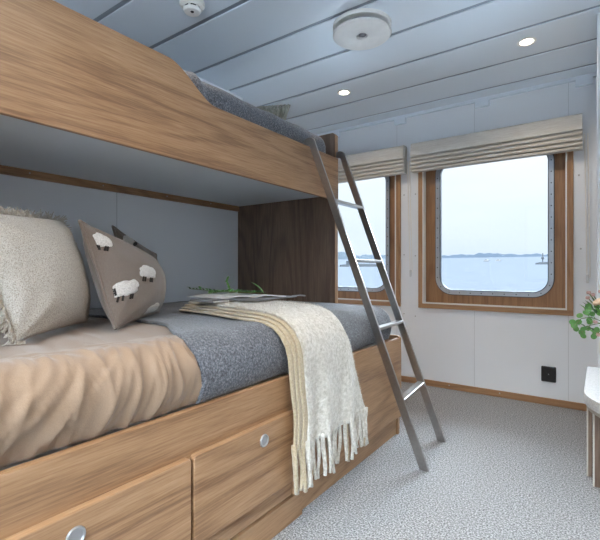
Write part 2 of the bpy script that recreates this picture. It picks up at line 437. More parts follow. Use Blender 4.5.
bm = B(); box(bm, XF-.05, Y1-.026, 0, XF-.012, Y1, .10, bev=.001); obj('foot_block', bm, oak_z, bed)
bm = B(); box(bm, XL+.005, Y0, .46, XF-.022, Y1-.022, .478); obj('slat_base', bm, deckm, bed)
bm = B(); box(bm, XF-.026, Y0+.03, .16, XF-.021, 1.22, .402); obj('drawer_gap_shade', bm, dark, bed)  # near-black sheet put in for the shade between the drawers
for (a, b_, ky) in ((.13, .7475, .442), (.7565, 1.222, 1.045)):
    bm = B(); prism(bm, rrect(a, .172, b_, .4205, .012, 5), 'x', XF+.0005, XF+.022, bev=.003)
    d = obj('drawer', bm, oak_y2, bed, origin=(XF+.01, (a+b_)/2, .3))
    bm = B(); lathe(bm, [(0,.0015),(.014,.0015),(.0165,.004),(.0195,.004),(.021,0),(.021,-.002)], (XF+.0225, ky, .369), 28, 'x')
    obj('finger_pull', bm, silver, d, smooth=40)
# end panels of the upper berth
XU = -1.301
for nm, ya, yb_ in (('end_panel', YE, Y1-.004), ('head_panel', Y0, Y0+.035)):
    bm = B(); o_ = rrect(XL+.003, .545, XU-.024, 1.765, .022, 5)
    prism(bm, o_, 'y', ya, yb_, bev=.002, seg=1); obj(nm, bm, dark_wood_z, bed)
bm = B(); box(bm, XU-.026, YE+.001, .545, XU-.022, Y1-.004, 1.75); obj('panel_edge_band', bm, oak_z, bed)
# upper front board with swept guard
zl, zh, zlow = 1.343, 1.712, 1.600
out = [(Y0, zl), (YE+.002, zl), (YE+.002, zlow)]
n = 14
for i in range(n+1):
    t = i/n; y = lerp(1.225, .985, t)
    out.append((y, zlow + (zh-zlow)*sm(0, 1, t)))
out.append((Y0, zh))
bm = B(); prism(bm, out, 'x', XU-.019, XU, bev=.0025); obj('guard_board', bm, oak_y, bed)
bm = B(); box(bm, XL+.003, Y0+.03, 1.380, XU-.019, YE, 1.40); obj('berth_deck', bm, deckm, bed)
bm = B(); box(bm, XL+.001, Y0+.03, 1.343, XL+.02, YE, 1.380, bev=.001, seg=1); wr = obj('wall_rail', bm, oak_y, bed)
for y in (.55, .85, 1.2, 1.6, 1.95):
    bm = B(); lathe(bm, [(0,.002),(.0035,.002),(.004,-.001)], (XL+.02, y, 1.365), 8, 'x'); obj('screw', bm, silver, wr)

# ------------------------------------------------------------------ mattresses and bedding
def hull(xb, xf, ya, yb, zb, zt, r, wr, seed, ny=90, nq=70, open_back=True):
    pass
def sect(qv, xb, xf, zb, zt, r, bulge=.012):
    """point and outward normal at arc length fraction of the section: back-top -> front-bottom"""
    L1 = (xf - r) - xb; L2 = PI/2*r; L3 = (zt - r) - zb; L = L1+L2+L3
    s = qv*L
    if s <= L1: return V(xb+s, 0, zt), V(0, 0, 1)
    s -= L1
    if s <= L2:
        a = PI/2 - s/r; return V(xf-r+r*math.cos(a), 0, zt-r+r*math.sin(a)), V(math.cos(a), 0, math.sin(a))
    s -= L2; t = s/L3
    return V(xf - bulge*1.3*t*t, 0, zt-r-s), V(1, 0, 0)
def cover(xb, xf, ya, yb, zb, zt, r, disp, th, nq, ny, round_a=0, round_b=0, bulge=.012):
    """closed shell: outer skin displaced, inner skin th below it"""
    def f(qv, yv, inner):
        p, nrm = sect(qv, xb, xf, zb, zt, r, bulge); y = lerp(ya, yb, yv)
        d = disp(qv, y) - (th if inner else 0)
        # rounding at the ends: sink the skin towards the mattress core
        for on, e in ((round_a, y-ya), (round_b, yb-y)):
            if on and e < on:
                k = 1 - math.sqrt(max(0, 1-(1-e/on)**2)); d -= k*on*.9
        p = p + nrm*d; p.y = y
        return p
    bm = B()
    o = grid(bm, lambda a, b: f(a, b, False), nq, ny); i_ = grid(bm, lambda a, b: f(a, b, True), nq, ny)
    for j in range(ny):
        bm.faces.new((o[0][j], i_[0][j], i_[0][j+1], o[0][j+1])); bm.faces.new((o[-1][j+1], i_[-1][j+1], i_[-1][j], o[-1][j]))
    for k in range(nq):
        bm.faces.new((o[k+1][0], i_[k+1][0], i_[k][0], o[k][0])); bm.faces.new((o[k][-1], i_[k][-1], i_[k+1][-1], o[k+1][-1]))
    bmesh.ops.recalc_face_normals(bm, faces=bm.faces)
    return bm
mattm = plain('mattress_ticking', (.62,.60,.57), .8)
def mattress(name, x0, x1, y0, y1, z0, z1, label):
    bm = B(); box(bm, x0, y0, z0, x1, y1, z1, bev=.045, seg=4); o = obj(name, bm, mattm, origin=((x0+x1)/2, (y0+y1)/2, z0), smooth=60)
    return tag(o, label, 'mattress')
mattress('mattress', XL+.01, XF-.052, Y0+.05, 2.185, .479, .680, 'wide lower mattress hidden under the brown duvet and grey blanket')
mattress('mattress', XL+.01, XU-.074, Y0+.05, 2.20, 1.401, 1.70, 'narrow mattress hidden under grey blanket on the upper berth')

def duvet_d(qv, y):
    u = qv*1.4
    front = sm(.72, .95, qv)
    yy = y + .22*u*(1-front)
    r1 = abs(nz(yy*9.0, u*1.6, 2.0)); r2 = abs(nz(yy*17.0, u*2.6, 7.0))
    top = .006*(1-2*r1) + .006*(1-2*r2)
    yy2 = y + .10*math.sin(u*5)
    f1 = 1-2*abs(nz(yy2*12.0 + 1.5*nz(u*4, y*3), u*2.2, 4.0)); f2 = 1-2*abs(nz(yy2*25.0, u*5.0, 9.0))
    f3 = 1-2*abs(nz(yy2*31.0 + 2.5*nz(u*7, y*6, 2), u*3.5 + y*5, 6.0))
    fr = .008*f1*abs(f1) + .006*f2*abs(f2) + .008*max(0, f3)**3
    hem = .80 + .17*sm(-.95, -1.4, sect(qv, XL+.012, XF-.020, .5425, .708, .10)[0].x)
    k_ = sm(hem+.015, hem+.05, y)
    puff = .012*math.sin(PI*min(1, max(0, (qv-.74)/.26)))
    return lerp(lerp(top, fr, front) + puff + .004*nz(y*4, u*5, 1), -.012, k_)
bm = cover(XL+.012, XF-.020, Y0+.045, 1.03, .5425, .708, .10, duvet_d, .015, 150, 170)
o = obj('duvet', bm, duvetm, origin=(-1.5, .5, .53), smooth=180)
tag(o, 'crumpled golden beige sateen duvet covering the lower berth below the pillows', 'duvet')

def blank_d(qv, y):
    u = qv*1.4
    dent = -.011*sm(1.72, 1.88, y)*sm(.6, .8, qv)
    return dent + .012 + .006*(1-sm(.86, 1.06, y)) + .004*nz(y*3.5, u*3, 3.3) + .0035*nz(y*9, u*8, 1.3) + .010*math.sin(PI*min(1, max(0, (qv-.72)/.28)))*(.6+.4*nz(y*2.2, 1))
def bl_map(): pass
bm = cover(XL+.013, XF-.020, .80, 2.22, .5435, .711, .10, blank_d, .010, 90, 130, round_b=.075)
# slant the near hem: it lies a little further down the bed at the wall side
for v in bm.verts:
    k = 1 - sm(.80, 1.25, v.co.y); v.co.y += k*( .17*sm(-.95, -1.4, v.co.x) + .02*nz(v.co.x*6, v.co.z*8) )
o = obj('grey_blanket', bm, greym, origin=(-1.5, 1.5, .53), smooth=180)
tag(o, 'speckled grey wool blanket spread over the foot half of the lower berth', 'blanket')

def ub_d(qv, y):
    u = qv*.95
    ridge = .016*math.exp(-((y-1.17-.10*(u-.8))/.022)**2)
    return .008 + .006*nz(y*4, u*4, 5.1) + .004*nz(y*11, u*9, 2.1) + ridge
bm = cover(XL+.014, XU-.053, Y0+.045, 2.212, 1.53, 1.732, .07, ub_d, .008, 60, 150, round_b=.09, bulge=.0)
o = obj('grey_blanket', bm, greym, origin=(-1.7, 1.2, 1.5), smooth=180)
tag(o, 'dark grey wool blanket on the upper berth behind the guard board', 'blanket')

# ------------------------------------------------------------------ cushions
class Cushion:
    def __init__(s, bl, br, tr, tl, T, pinch=.03, seed=0, wr=.006, back=.6):
        s.back = back
        s.c = [Vector(p) for p in (bl, br, tr, tl)]; s.T = T; s.pinch = pinch; s.seed = seed; s.wr = wr
        d1 = s.c[2]-s.c[0]; d2 = s.c[3]-s.c[1]; s.n = d1.cross(d2).normalized()
        if s.n.x < 0 and abs(s.n.x) > abs(s.n.y): s.n = -s.n
        s.cen = sum(s.c, Vector())/4
    def flip(s): s.n = -s.n; return s
    def pt(s, a, b, side, off=0):
        p = (s.c[0]*(1-a)+s.c[1]*a)*(1-b) + (s.c[3]*(1-a)+s.c[2]*a)*b
        ea, eb = 4*a*(1-a), 4*b*(1-b)
        # edges curve in between the corners
        k = s.pinch*(ea*(1-eb) + eb*(1-ea))
        p = p + (s.cen-p)*k*1.6
        h = s.T*(ea**.48)*(eb**.48)
        w = s.wr*nz(a*4+s.seed, b*4, side*3.0)*min(1, 3*ea)*min(1, 3*eb)
        # radial creases from the corners
        for ca, cb in ((0,0),(1,0),(1,1),(0,1)):
            da, db = a-ca, b-cb; r = math.hypot(da, db)
            ang = math.atan2(abs(db), abs(da)+1e-6)
            w += .5*s.wr*math.sin(ang*9+s.seed)*math.exp(-((r-.22)/.16)**2)
        return p + s.n*side*((h if side > 0 else h*s.back) + w + off)
    def mesh(s, n=44):
        bm = B()
        def g(t): return .5-.5*math.cos(PI*t)
        F = grid(bm, lambda a, b: s.pt(g(a), g(b), 1), n, n)
        K = [[None]*(n+1) for _ in range(n+1)]
        for i in range(n+1):
            for j in range(n+1):
                K[i][j] = F[i][j] if i in (0, n) or j in (0, n) else bm.verts.new(s.pt(g(i/n), g(j/n), -1))
        for i in range(n):
            for j in range(n): bm.faces.new((K[i][j], K[i][j+1], K[i+1][j+1], K[i+1][j]))
        bmesh.ops.recalc_face_normals(bm, faces=bm.faces); return bm
    def edge(s, m=40):
        pts = []
        for fn in (lambda t: (t, 0), lambda t: (1, t), lambda t: (1-t, 1), lambda t: (0, 1-t)):
            for i in range(m): pts.append(s.pt(*fn(i/m), 1))
        return pts

def piping(c, mat, parent, r=.0062):
    e = c.edge(); e.append(e[0]); bm = B(); tube(bm, e, r, 6, caps=False); return obj('piping', bm, mat, parent, smooth=180)

# linen cushion with fringe
CA = Cushion((-1.300,.485,.727), (-1.555,.815,.730), (-1.690,.785,1.108), (-1.395,.40,1.08), .108, pinch=.012, seed=1.1, wr=.008)
ca = empty('linen_cushion', (-1.45,.65,.735), 'natural linen cushion edged with pale fringe at the head of the bed', 'cushion')
obj('cover', CA.mesh(), linen, ca, smooth=180)
bm = B(); e = CA.edge(60); rnd = random.Random(3)
for i in range(len(e)):
    if 6 < i < 105: continue
    p = e[i]; tdir = (e[(i+1) % len(e)] - p)
    outw = (p-CA.cen); outw = (outw - CA.n*outw.dot(CA.n)).normalized()
    for k in range(4):
        b0 = p + tdir*(k/4)
        ln = rnd.uniform(.026, .040)
        d = (outw + CA.n*rnd.uniform(-.55,.55) + tdir.normalized()*rnd.uniform(-.45,.45) + V(0,0,-.12)).normalized()
        d2 = (d + V(rnd.uniform(-.5,.5), rnd.uniform(-.5,.5), rnd.uniform(-.5,.35))).normalized()
        p1 = b0 + d*ln*.5; p2 = p1 + d2*ln*.5
        if p2.z < .722: p2.z = .722
        if p1.z < .722: p1.z = .722
        tube(bm, [b0, p1, p2], [.0022,.0022,.0014], 4)
obj('fringe', bm, fringem, ca, smooth=180)

def sheep(c, a0, b0, parent, flipx, rot, head=True, legs=True):
    """wool patch sewn on the front face of cushion c; w = half length in metres"""
    # (a0, b0) centre; flipx = half-length step, rot = half-height step, both in cushion coordinates
    (ux, uy), (vx, vy) = flipx, rot; w = 1.0
    def at(x, y, off):
        y /= .62
        a = min(.985, max(.015, a0+x*ux+y*vx)); b = min(.985, max(.015, b0+x*uy+y*vy))
        return c.pt(a, b, 1, off)
    bm = B()
    nr, na = 7, 36
    def rad(th):
        return 1 + .05*math.sin(7*th) + .04*math.sin(11*th+1)
    rows = []
    for i in range(nr+1):
        r = i/nr; row = []
        for k in range(na):
            th = 2*PI*k/na; ex = 3.2
            cx, sy = math.cos(th), math.sin(th)
            k_ = (abs(cx)**ex+abs(sy)**ex)**(-1/ex)*rad(th)*r
            off = .0005 + .0075*(1-r**4) + .0022*nz(cx*r*7, sy*r*7, 3)
            row.append(bm.verts.new(at(cx*k_*w, sy*k_*w*.62, off)))
        rows.append(row)
    for i in range(nr):
        for k in range(na): bm.faces.new((rows[i][k], rows[i+1][k], rows[i+1][(k+1) % na], rows[i][(k+1) % na]))
    bmesh.ops.recalc_face_normals(bm, faces=bm.faces)
    s = obj('sheep_patch', bm, wool_w, parent, smooth=180)
    bm = B()
    if legs:
        for lx in (-.5, -.28, .28, .5):
            for kk in range(1): tube(bm, [at(lx*w, -.58*w, .001), at(lx*w, -.95*w, .002)], .0038, 6)
    if head:
        q0 = [at(-1.06*w+.34*w*math.cos(2*PI*k/10)*.7, -.12*w+.30*w*math.sin(2*PI*k/10), .0105) for k in range(10)]
        q1 = [at(-1.06*w+.36*w*math.cos(2*PI*k/10)*.7, -.12*w+.32*w*math.sin(2*PI*k/10), -.001) for k in range(10)]
        A = [bm.verts.new(p) for p in q0]; C = [bm.verts.new(p) for p in q1]
        bm.faces.new(A)
        for k in range(10): bm.faces.new((A[k], A[(k+1) % 10], C[(k+1) % 10], C[k]))
    if len(bm.verts): obj('sheep_legs_and_face', bm, blackfelt, s, smooth=40)
    else: bm.free()
CB = Cushion((-1.310,.780,.728), (-1.635,1.185,.732), (-1.765,1.25,.945), (-1.450,.735,1.09), .108, pinch=.03, seed=2.7, back=.72)
cb = empty('sheep_cushion', (-1.5,1.0,.735), 'taupe cushion with woolly white sheep, standing in front of its twin by linen cushion', 'cushion', 'sheep cushions on the lower berth')
obj('cover', CB.mesh(), taupe, cb, smooth=180); piping(CB, taupe, cb)
CC = Cushion((-1.87,1.20,.738), (-2.06,1.47,.738), (-2.08,1.49,1.01), (-1.935,1.14,1.135), .06, pinch=.03, seed=5.7)
cc = empty('sheep_cushion', (-1.97,1.3,.735), 'taupe sheep cushion mostly hidden, behind its twin, against the white wall', 'cushion', 'sheep cushions on the lower berth')
obj('cover', CC.mesh(), taupe, cc, smooth=180); piping(CC, taupe, cc)
SHEEP_B = [(.055,.82,(.046,-.025),(.024,.068),False,True), (.098,.32,(.105,0.005),(.017,.072),True,True), (.36,.49,(.115,-.01),(.03,.075),False,True), (.56,.045,(.13,.03),(-.08,.06),False,False)]
SHEEP_C = [(.17,.88,(-.10,0),(.06,.08),True,False)]
for a, b_, h_, u_, hd, lg in SHEEP_B: sheep(CB, a, b_, cb, h_, u_, hd, lg)
for a, b_, h_, u_, hd, lg in SHEEP_C: sheep(CC, a, b_, cc, h_, u_, hd, lg)

CK = Cushion((-1.97,2.04,1.76), (-1.59,2.05,1.76), (-1.59,2.125,1.965), (-1.93,2.13,2.02), .05, pinch=.02, seed=3.9, wr=.004)
if CK.n.y > 0: CK.flip()
bm = CK.mesh(64)
for v in bm.verts: v.co += CK.n*.0045*math.sin(v.co.x*2*PI/.024)
o = obj('knit_cushion', bm, knit, origin=(-1.8,2.1,1.71), smooth=180)
tag(o, 'olive grey ribbed knit cushion peeking over the upper berth blanket', 'cushion')

# ------------------------------------------------------------------ mohair throw
throw = empty('mohair_throw', (-1.1,1.4,.74), 'folded cream mohair throw with long fringe hanging over bed front', 'throw')
# path over the bed: (x, z) from the wall side to the hanging end
path = [(-1.60,.727),(-1.45,.728),(-1.30,.729),(-1.15,.729),(-1.06,.727),(-1.00,.721),(-.955,.707),(-.922,.682),(-.900,.65),(-.889,.61),(-.884,.55),(-.880,.48),(-.876,.41),(-.874,.35),(-.873,.305)]
Ls = [0]
for a, b_ in zip(path[:-1], path[1:]): Ls.append(Ls[-1]+math.dist(a, b_))
def pathpt(s):
    d = s*Ls[-1]
    for i in range(len(path)-1):
        if d <= Ls[i+1]+1e-9:
            f = (d-Ls[i])/(Ls[i+1]-Ls[i]); a, b_ = path[i], path[i+1]
            return V(lerp(a[0],b_[0],f), 0, lerp(a[1],b_[1],f)), V(-(b_[1]-a[1]), 0, b_[0]-a[0]).normalized()
def nrm_s(s):
    n = V(0,0,0)
    for ds in (-.03, -.015, 0, .015, .03): n += pathpt(min(1, max(0, s+ds)))[1]
    return n.normalized()
sf = Ls[8]/Ls[-1]
def yl(s):   # left edge
    k = max(0, (s-sf)/(1-sf)); return lerp(1.27, 1.165, sm(0, .55, s)) - .005*k**1.2
def yr(s):
    k = max(0, (s-sf)/(1-sf)); return lerp(1.62, 1.55, sm(.1,.8,s)) + .135*k**.9
NS, NWD = 90, 46
def layer(bm, k, off, inset, mi):
    """one folded layer: squashed tube section, rounded at its left fold"""
    th = .0052
    def f(s, w):
        p, _ = pathpt(s); n = nrm_s(s)
        ya, yb = yl(s)+inset+.006*nz(s*6, k*3.1), yr(s)-.008*k
        hang = sm(sf-.05, sf+.3, s)
        # w goes round the flattened section: 0..1
        if w < .5: t = w*2; sd = 1
        else: t = (1-w)*2; sd = -1
        e = .5-.5*math.cos(PI*t)
        y = lerp(ya, yb, e)
        d = off + sd*th*min(1, (4*t*(1-t))**.5*1.6)
        fold = hang*(.012*math.sin((y-yl(s))*38+.7) + .006*math.sin((y-yl(s))*71+2)) + .003*nz(y*14, s*9, k)
        q_ = p + n*(d + fold); q_.y = y + hang*.004*math.sin(s*30)
        return q_
    n2 = NWD*2
    vs = [[bm.verts.new(f(i/NS, j/n2)) for j in range(n2)] for i in range(NS+1)]
    for i in range(NS):
        for j in range(n2):
            fc = bm.faces.new((vs[i][j], vs[i][(j+1) % n2], vs[i+1][(j+1) % n2], vs[i+1][j]))
            fc.material_index = mi
    for row, rev in ((vs[0], False), (vs[-1], True)):
        fc = bm.faces.new(row[::-1] if rev else row); fc.material_index = mi
    return f
bm = B(); fs = []
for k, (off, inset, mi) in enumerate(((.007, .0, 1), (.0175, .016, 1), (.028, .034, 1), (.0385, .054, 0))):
    fs.append(layer(bm, k, off, inset, mi))
bmesh.ops.recalc_face_normals(bm, faces=bm.faces)
cl = obj('folded_cloth', bm, [mohair, mohairt], throw, smooth=180)
# fuzz: fine loose hairs of the pile
bm = B(); rnd = random.Random(11)
for i in range(9000):
    s = rnd.uniform(.02, .995); w = rnd.uniform(.0, .5)
    p = fs[3](s, w); n = nrm_s(s)
    d = (n*rnd.uniform(.3,1) + V(rnd.uniform(-1,1), rnd.uniform(-1,1), rnd.uniform(-1,.6))*.7).normalized()
    ln = rnd.uniform(.005, .014); sd = d.orthogonal().normalized()*.00035
    a, b_, c = bm.verts.new(p-sd), bm.verts.new(p+sd), bm.verts.new(p+d*ln); bm.faces.new((a, b_, c))
o = obj('fuzz', bm, mohair, cl); o['kind'] = 'stuff'
# tassels
def tassel(x, y, z, ln, r, seedv, mat, lean):
    rnd = random.Random(seedv); pts = []; rs = []
    for i in range(10):
        t = i/9
        pts.append((x + .004*math.sin(t*5+seedv) + .004*t, y + lean*t*ln + .006*math.sin(t*4+seedv*1.7), z - ln*t))
        rs.append(r*(1 + .10*math.sin(t*22+seedv))*(1-.25*t) if i else r*.9)
    bm = B(); tube(bm, pts, rs, 8)
    return obj('tassel', bm, mat, cl, origin=(x, y, z), smooth=180)
nt_ = 24
for k in range(nt_):
    w = (k+.5)/nt_; t = .5 - .5*math.cos(PI*w)
    p = fs[3](.995, w*.5)
    tassel(p.x-.006, p.y, p.z+.012, lerp(.172, .155, w)*random.uniform(.92, 1.06), random.uniform(.007, .0095), 3.1*k, mohair, random.uniform(-.05, .12))
for k, (li, w) in enumerate(((0,.06),(0,.25),(0,.5),(1,.08),(1,.3),(1,.6),(2,.07),(2,.22),(2,.45),(2,.7),(2,.9))):
    p = fs[li](.995, w*.5)
    tassel(p.x-.004, p.y, p.z+.012, random.uniform(.16, .18), random.uniform(.008, .0105), 1.7*k+50, mohairt, random.uniform(-.03, .08))

# ------------------------------------------------------------------ reading things on the blanket
zt = .781
nb = empty('grey_notebook', (-1.42,1.31,zt), 'thin grey notebook lying on the left edge of the cream throw', 'book')
bm = B(); box(bm, -1.50, 1.25, zt, -1.35, 1.345, zt+.0075, bev=.001, seg=1); obj('cover', bm, greyc, nb)
bm = B(); box(bm, -1.498, 1.252, zt+.0015, -1.347, 1.343, zt+.006); obj('page_block', bm, paper, nb)
pn = empty('grey_tray', (-1.40,1.58,zt), 'slim grey tray lying on the throw underneath the open magazine', 'tray')
bm = B(); prism(bm, rrect(-1.50, 1.40, -1.27, 1.77, .03, 5), 'z', zt, zt+.006, bev=.001, seg=1); obj('tray_body', bm, greyc, pn)
bm = B(); tube(bm, [(-1.30,1.75,zt+.006),(-1.27,1.78,zt+.010),(-1.25,1.80,zt+.006)], .004, 6); obj('tray_handle', bm, steel, pn)
zt += .0065
mg = empty('open_magazine', (-1.46,1.53,zt), 'white open magazine lying on the tray on top of the throw', 'magazine')
def page(y0, y1, sgn):
    def f(a, b):
        y = lerp(y0, y1, a); t = a if sgn > 0 else 1-a
        return V(lerp(-1.60, -1.36, b) + (y-1.53)*.5, y, zt+.004 + .012*math.sin(PI*min(1, t*1.1))*(1-t*.6))
    bm = B(); vs = grid(bm, f, 12, 6)
    r = bmesh.ops.extrude_face_region(bm, geom=bm.faces[:])
    for v in r['geom']:
        if isinstance(v, bmesh.types.BMVert): v.co.z = max(zt, v.co.z-.006)
    bmesh.ops.recalc_face_normals(bm, faces=bm.faces)
    obj('page_half', bm, paper, mg, smooth=50)
page(1.53, 1.68, 1); page(1.38, 1.53, -1)

def leaf(bm, base, d, ln, wd, mi=0, cup=.15):
    d = Vector(d).normalized(); side = d.cross(V(0,0,1))
    side = side.normalized() if side.length > .1 else V(1,0,0)
    up = side.cross(d).normalized(); n = 8; rows = []
    for i in range(n+1):
        t = i/n; w = wd*math.sin(PI*min(.97, max(.04, t**.8)))
        c = Vector(base) + d*ln*t + up*ln*cup*math.sin(PI*t)*.5
        rows.append([bm.verts.new(c - side*w + up*w*.3), bm.verts.new(c + up*.0), bm.verts.new(c + side*w + up*w*.3)])
    for i in range(n):
        for k in range(2):
            f = bm.faces.new((rows[i][k], rows[i][k+1], rows[i+1][k+1], rows[i+1][k])); f.material_index = mi
def sprig(pts, label, leaves, mat, wd=.008, ln=.022, name='eucalyptus_sprig', grp='green sprigs scattered on the magazine', cat='sprig', seed=1, droop=0):
    o = empty(name, pts[0], label, cat, grp)
    bm = B(); tube(bm, pts, .0016, 5); obj('stem', bm, stemm, o, smooth=60)
    rnd = random.Random(seed); P = [Vector(p) for p in pts]
    bm = B()
    for k in range(leaves):
        t = (k+.6)/leaves*(len(P)-1); i = min(len(P)-2, int(t)); b0 = P[i].lerp(P[i+1], t-i); dr = (P[i+1]-P[i]).normalized()
        sd = 1 if k % 2 else -1
        d = dr*.6 + dr.cross(V(0,0,1))*sd*.7 + V(0,0,rnd.uniform(.1,.8)-droop)
        leaf(bm, b0, d, ln*rnd.uniform(.8,1.2), wd*rnd.uniform(.8,1.2))
    obj('leaves', bm, mat, o, smooth=60); return o
z1 = zt+.019
sprig([(-1.56,1.47,z1),(-1.58,1.44,z1+.012),(-1.62,1.41,z1+.018),(-1.66,1.38,z1+.022)], 'dark green sprig sticking out at the wall side of the magazine, furthest left', 9, leafd, seed=2)
sprig([(-1.57,1.42,z1),(-1.53,1.46,z1+.006),(-1.49,1.49,z1+.008),(-1.44,1.54,z1+.004),(-1.40,1.58,z1)], 'sprig of small green leaves lying across the white magazine', 22, leafg, seed=5, wd=.009)
sprig([(-1.50,1.50,z1),(-1.505,1.50,z1+.025),(-1.515,1.495,z1+.05),(-1.51,1.50,z1+.072)], 'tallest upright leafy sprig standing up from the white magazine', 11, leafg, seed=9, wd=.008, ln=.018)
sprig([(-1.52,1.52,z1),(-1.48,1.55,z1+.006),(-1.43,1.585,z1+.004),(-1.38,1.62,z1)], 'sprig with dark round leaves at the wall-side page of the magazine', 16, leafd, seed=12, wd=.010)
tl = empty('single_leaf', (-1.35,1.60,zt), 'single bright green blade leaf standing up from the grey tray', 'leaf')
bm = B(); tube(bm, [(-1.33,1.62,zt+.004),(-1.36,1.60,zt+.016)], .002, 5); obj('stalk', bm, stemm, tl)
bm = B(); leaf(bm, (-1.36,1.60,zt+.016), (-.060,-.040,.062), .092, .017, cup=.1); obj('blade', bm, leafl, tl, smooth=60)

# ------------------------------------------------------------------ ladder
lad = empty('bunk_ladder', (-.66,2.1,0), 'brushed steel ladder leaning against the upper berth', 'ladder')
foot, top = V(-.660,0,0), V(-1.280,0,1.612)
dirv = (top-foot).normalized(); nv = V(dirv.z, 0, -dirv.x)   # towards the room
hw_ = .0195
def stringer(y0, y1):
    # outline in xz: bar with a hook over the guard board
    c = [foot - dirv*.0, top]
    outl = []
    a0 = foot - nv*hw_; b0 = foot + nv*hw_
    a0 = a0 + dirv*(-a0.z/dirv.z); b0 = b0 + dirv*(-b0.z/dirv.z)
    outl += [a0, b0]
    tA, tB = top + nv*hw_, top - nv*hw_
    outl.append(tA - dirv*.02)
    hc = V(-1.302,0,1.615)
    for i in range(9):
        a = math.radians(lerp(20, 175, i/8)); outl.append(hc + V(.042*math.cos(a), 0, .036*math.sin(a)-.004))
    outl += [V(-1.343,0,1.575), V(-1.327,0,1.575), V(-1.325,0,1.604), V(-1.296,0,1.604)]
    s0 = (-1.296+hw_) ; 
    outl.append(tB - dirv*.045)
    bm = B(); prism(bm, [(p.x, p.z) for p in outl], 'y', y0, y1, bev=.0015, seg=1)
    obj('stringer', bm, steel, lad)
stringer(1.903, 1.917)
stringer(2.276, 2.290)
for v in lad.children[-1].data.vertices:      # the far rail stands a little askew
    k = v.co.z/1.6; v.co.y -= .040*k; v.co.x -= .034*(1-k) if k < 1 else 0
RUNGS = [.30, .63, .97, 1.29]
for z in RUNGS:
    t = z/dirv.z; c = foot + dirv*t
    bm = B(); k = z/1.6; box(bm, c.x-.020, 1.915, z-.008, c.x+.020, 2.280-.04*k, z+.008, bev=.003)
    for v in bm.verts: v.co.x -= .034*(1-k)*(v.co.y-1.915)/.36
    obj('rung', bm, steel, lad)

# ------------------------------------------------------------------ ceiling fittings
cvx, cvy = -1.007, 1.964
cv = empty('ceiling_vent', (cvx, cvy, H), 'round white ceiling air vent disc with central knob', 'vent')
bm = B(); lathe(bm, [(.150,0),(.150,-.014),(.147,-.018),(.138,-.018),(.132,-.006),(.0,-.006)], (cvx,cvy,H), 56); obj('base_ring', bm, white, cv, smooth=35)
bm = B(); lathe(bm, [(.095,-.006),(.095,-.045)], (cvx,cvy,H), 40); obj('gap_shade_drum', bm, greyc, cv)  # drum coloured dark grey for the shadow gap above the disc
bm = B(); lathe(bm, [(0,-.040),(.140,-.040),(.149,-.043),(.151,-.047),(.146,-.052),(.11,-.055),(.032,-.056),(.030,-.055),(.028,-.045),(0,-.045)], (cvx,cvy,H), 56); obj('disc', bm, white, cv, smooth=35)
bm = B(); lathe(bm, [(0,-.044),(.018,-.044),(.018,-.050),(.014,-.052),(0,-.052)], (cvx+.004,cvy,H), 24); obj('knob', bm, greyc, cv, smooth=35)
dx, dy = -1.572, 1.325
sd = empty('smoke_detector', (dx, dy, H), 'small white smoke detector on ceiling beside the upper bunk', 'smoke detector')
bm = B(); lathe(bm, [(.058,0),(.058,-.014),(.054,-.022),(.045,-.026),(0,-.026)], (dx,dy,H), 36); obj('base', bm, white, sd, smooth=35)
bm = B(); lathe(bm, [(.036,-.026),(.036,-.034),(0,-.034)], (dx,dy,H), 36); obj('dark_slot', bm, black, sd, smooth=35)
for k in range(6):
    a = 2*PI*k/6; bm = B(); lathe(bm, [(.006,-.025),(.006,-.035)], (dx+.036*math.cos(a), dy+.036*math.sin(a), H), 8); obj('slot_rib', bm, white, sd)
bm = B(); lathe(bm, [(.040,-.034),(.042,-.038),(.036,-.048),(.026,-.052),(0,-.052)], (dx,dy,H), 36); obj('cap', bm, white, sd, smooth=35)
bm = B(); lathe(bm, [(.008,-.050),(.008,-.0535),(0,-.0535)], (dx+.010,dy-.008,H), 14); obj('sensor', bm, black, sd)

def spot(name, loc, energy, ang=150, blend=.7, col=(1,.86,.68), parent=None, rad=.035):
    l = bpy.data.lights.new(name, 'SPOT'); l.energy = energy; l.color = col; l.spot_size = math.radians(ang); l.spot_blend = blend; l.shadow_soft_size = rad
    o = bpy.data.objects.new(name, l); COL.objects.link(o)
    if parent: o.parent = parent; o.location = Vector(loc) - wloc(parent)
    else: o.location = loc
    return o
E_SEEN, E_HEAD = 10, 24
WARM = (1, .84, .66)
for x, y, lab in ((-1.49, 2.63, 'left recessed ceiling downlight, above the foot of the bed'), (-.333, 2.632, 'right recessed ceiling downlight, nearest the closet side')):
    dl = empty('downlight', (x, y, H), lab, 'ceiling light', 'recessed downlights in the ceiling')
    bm = B(); lathe(bm, [(.034,.004),(.034,-.003),(.046,-.005),(.049,-.002),(.049,.004)], (x,y,H), 32); obj('trim_ring', bm, white, dl, smooth=35)
    bm = B(); lathe(bm, [(.035,.006),(.035,-.001),(0,-.001)], (x,y,H), 32); obj('lens', bm, lampm, dl)
    spot('lamp', (x, y, H-.012), E_SEEN, parent=dl, col=WARM)
# unseen ceiling lights: bunk side inferred from its warm light, the others added fill
for x, y, e in ((-1.455, .62, E_HEAD), (-.333, .60, E_HEAD), (.75, .60, E_HEAD*.7), (-.333, -.55, E_HEAD*.5)):
    spot('unseen_downlight', (x, y, H-.012), e, col=WARM)

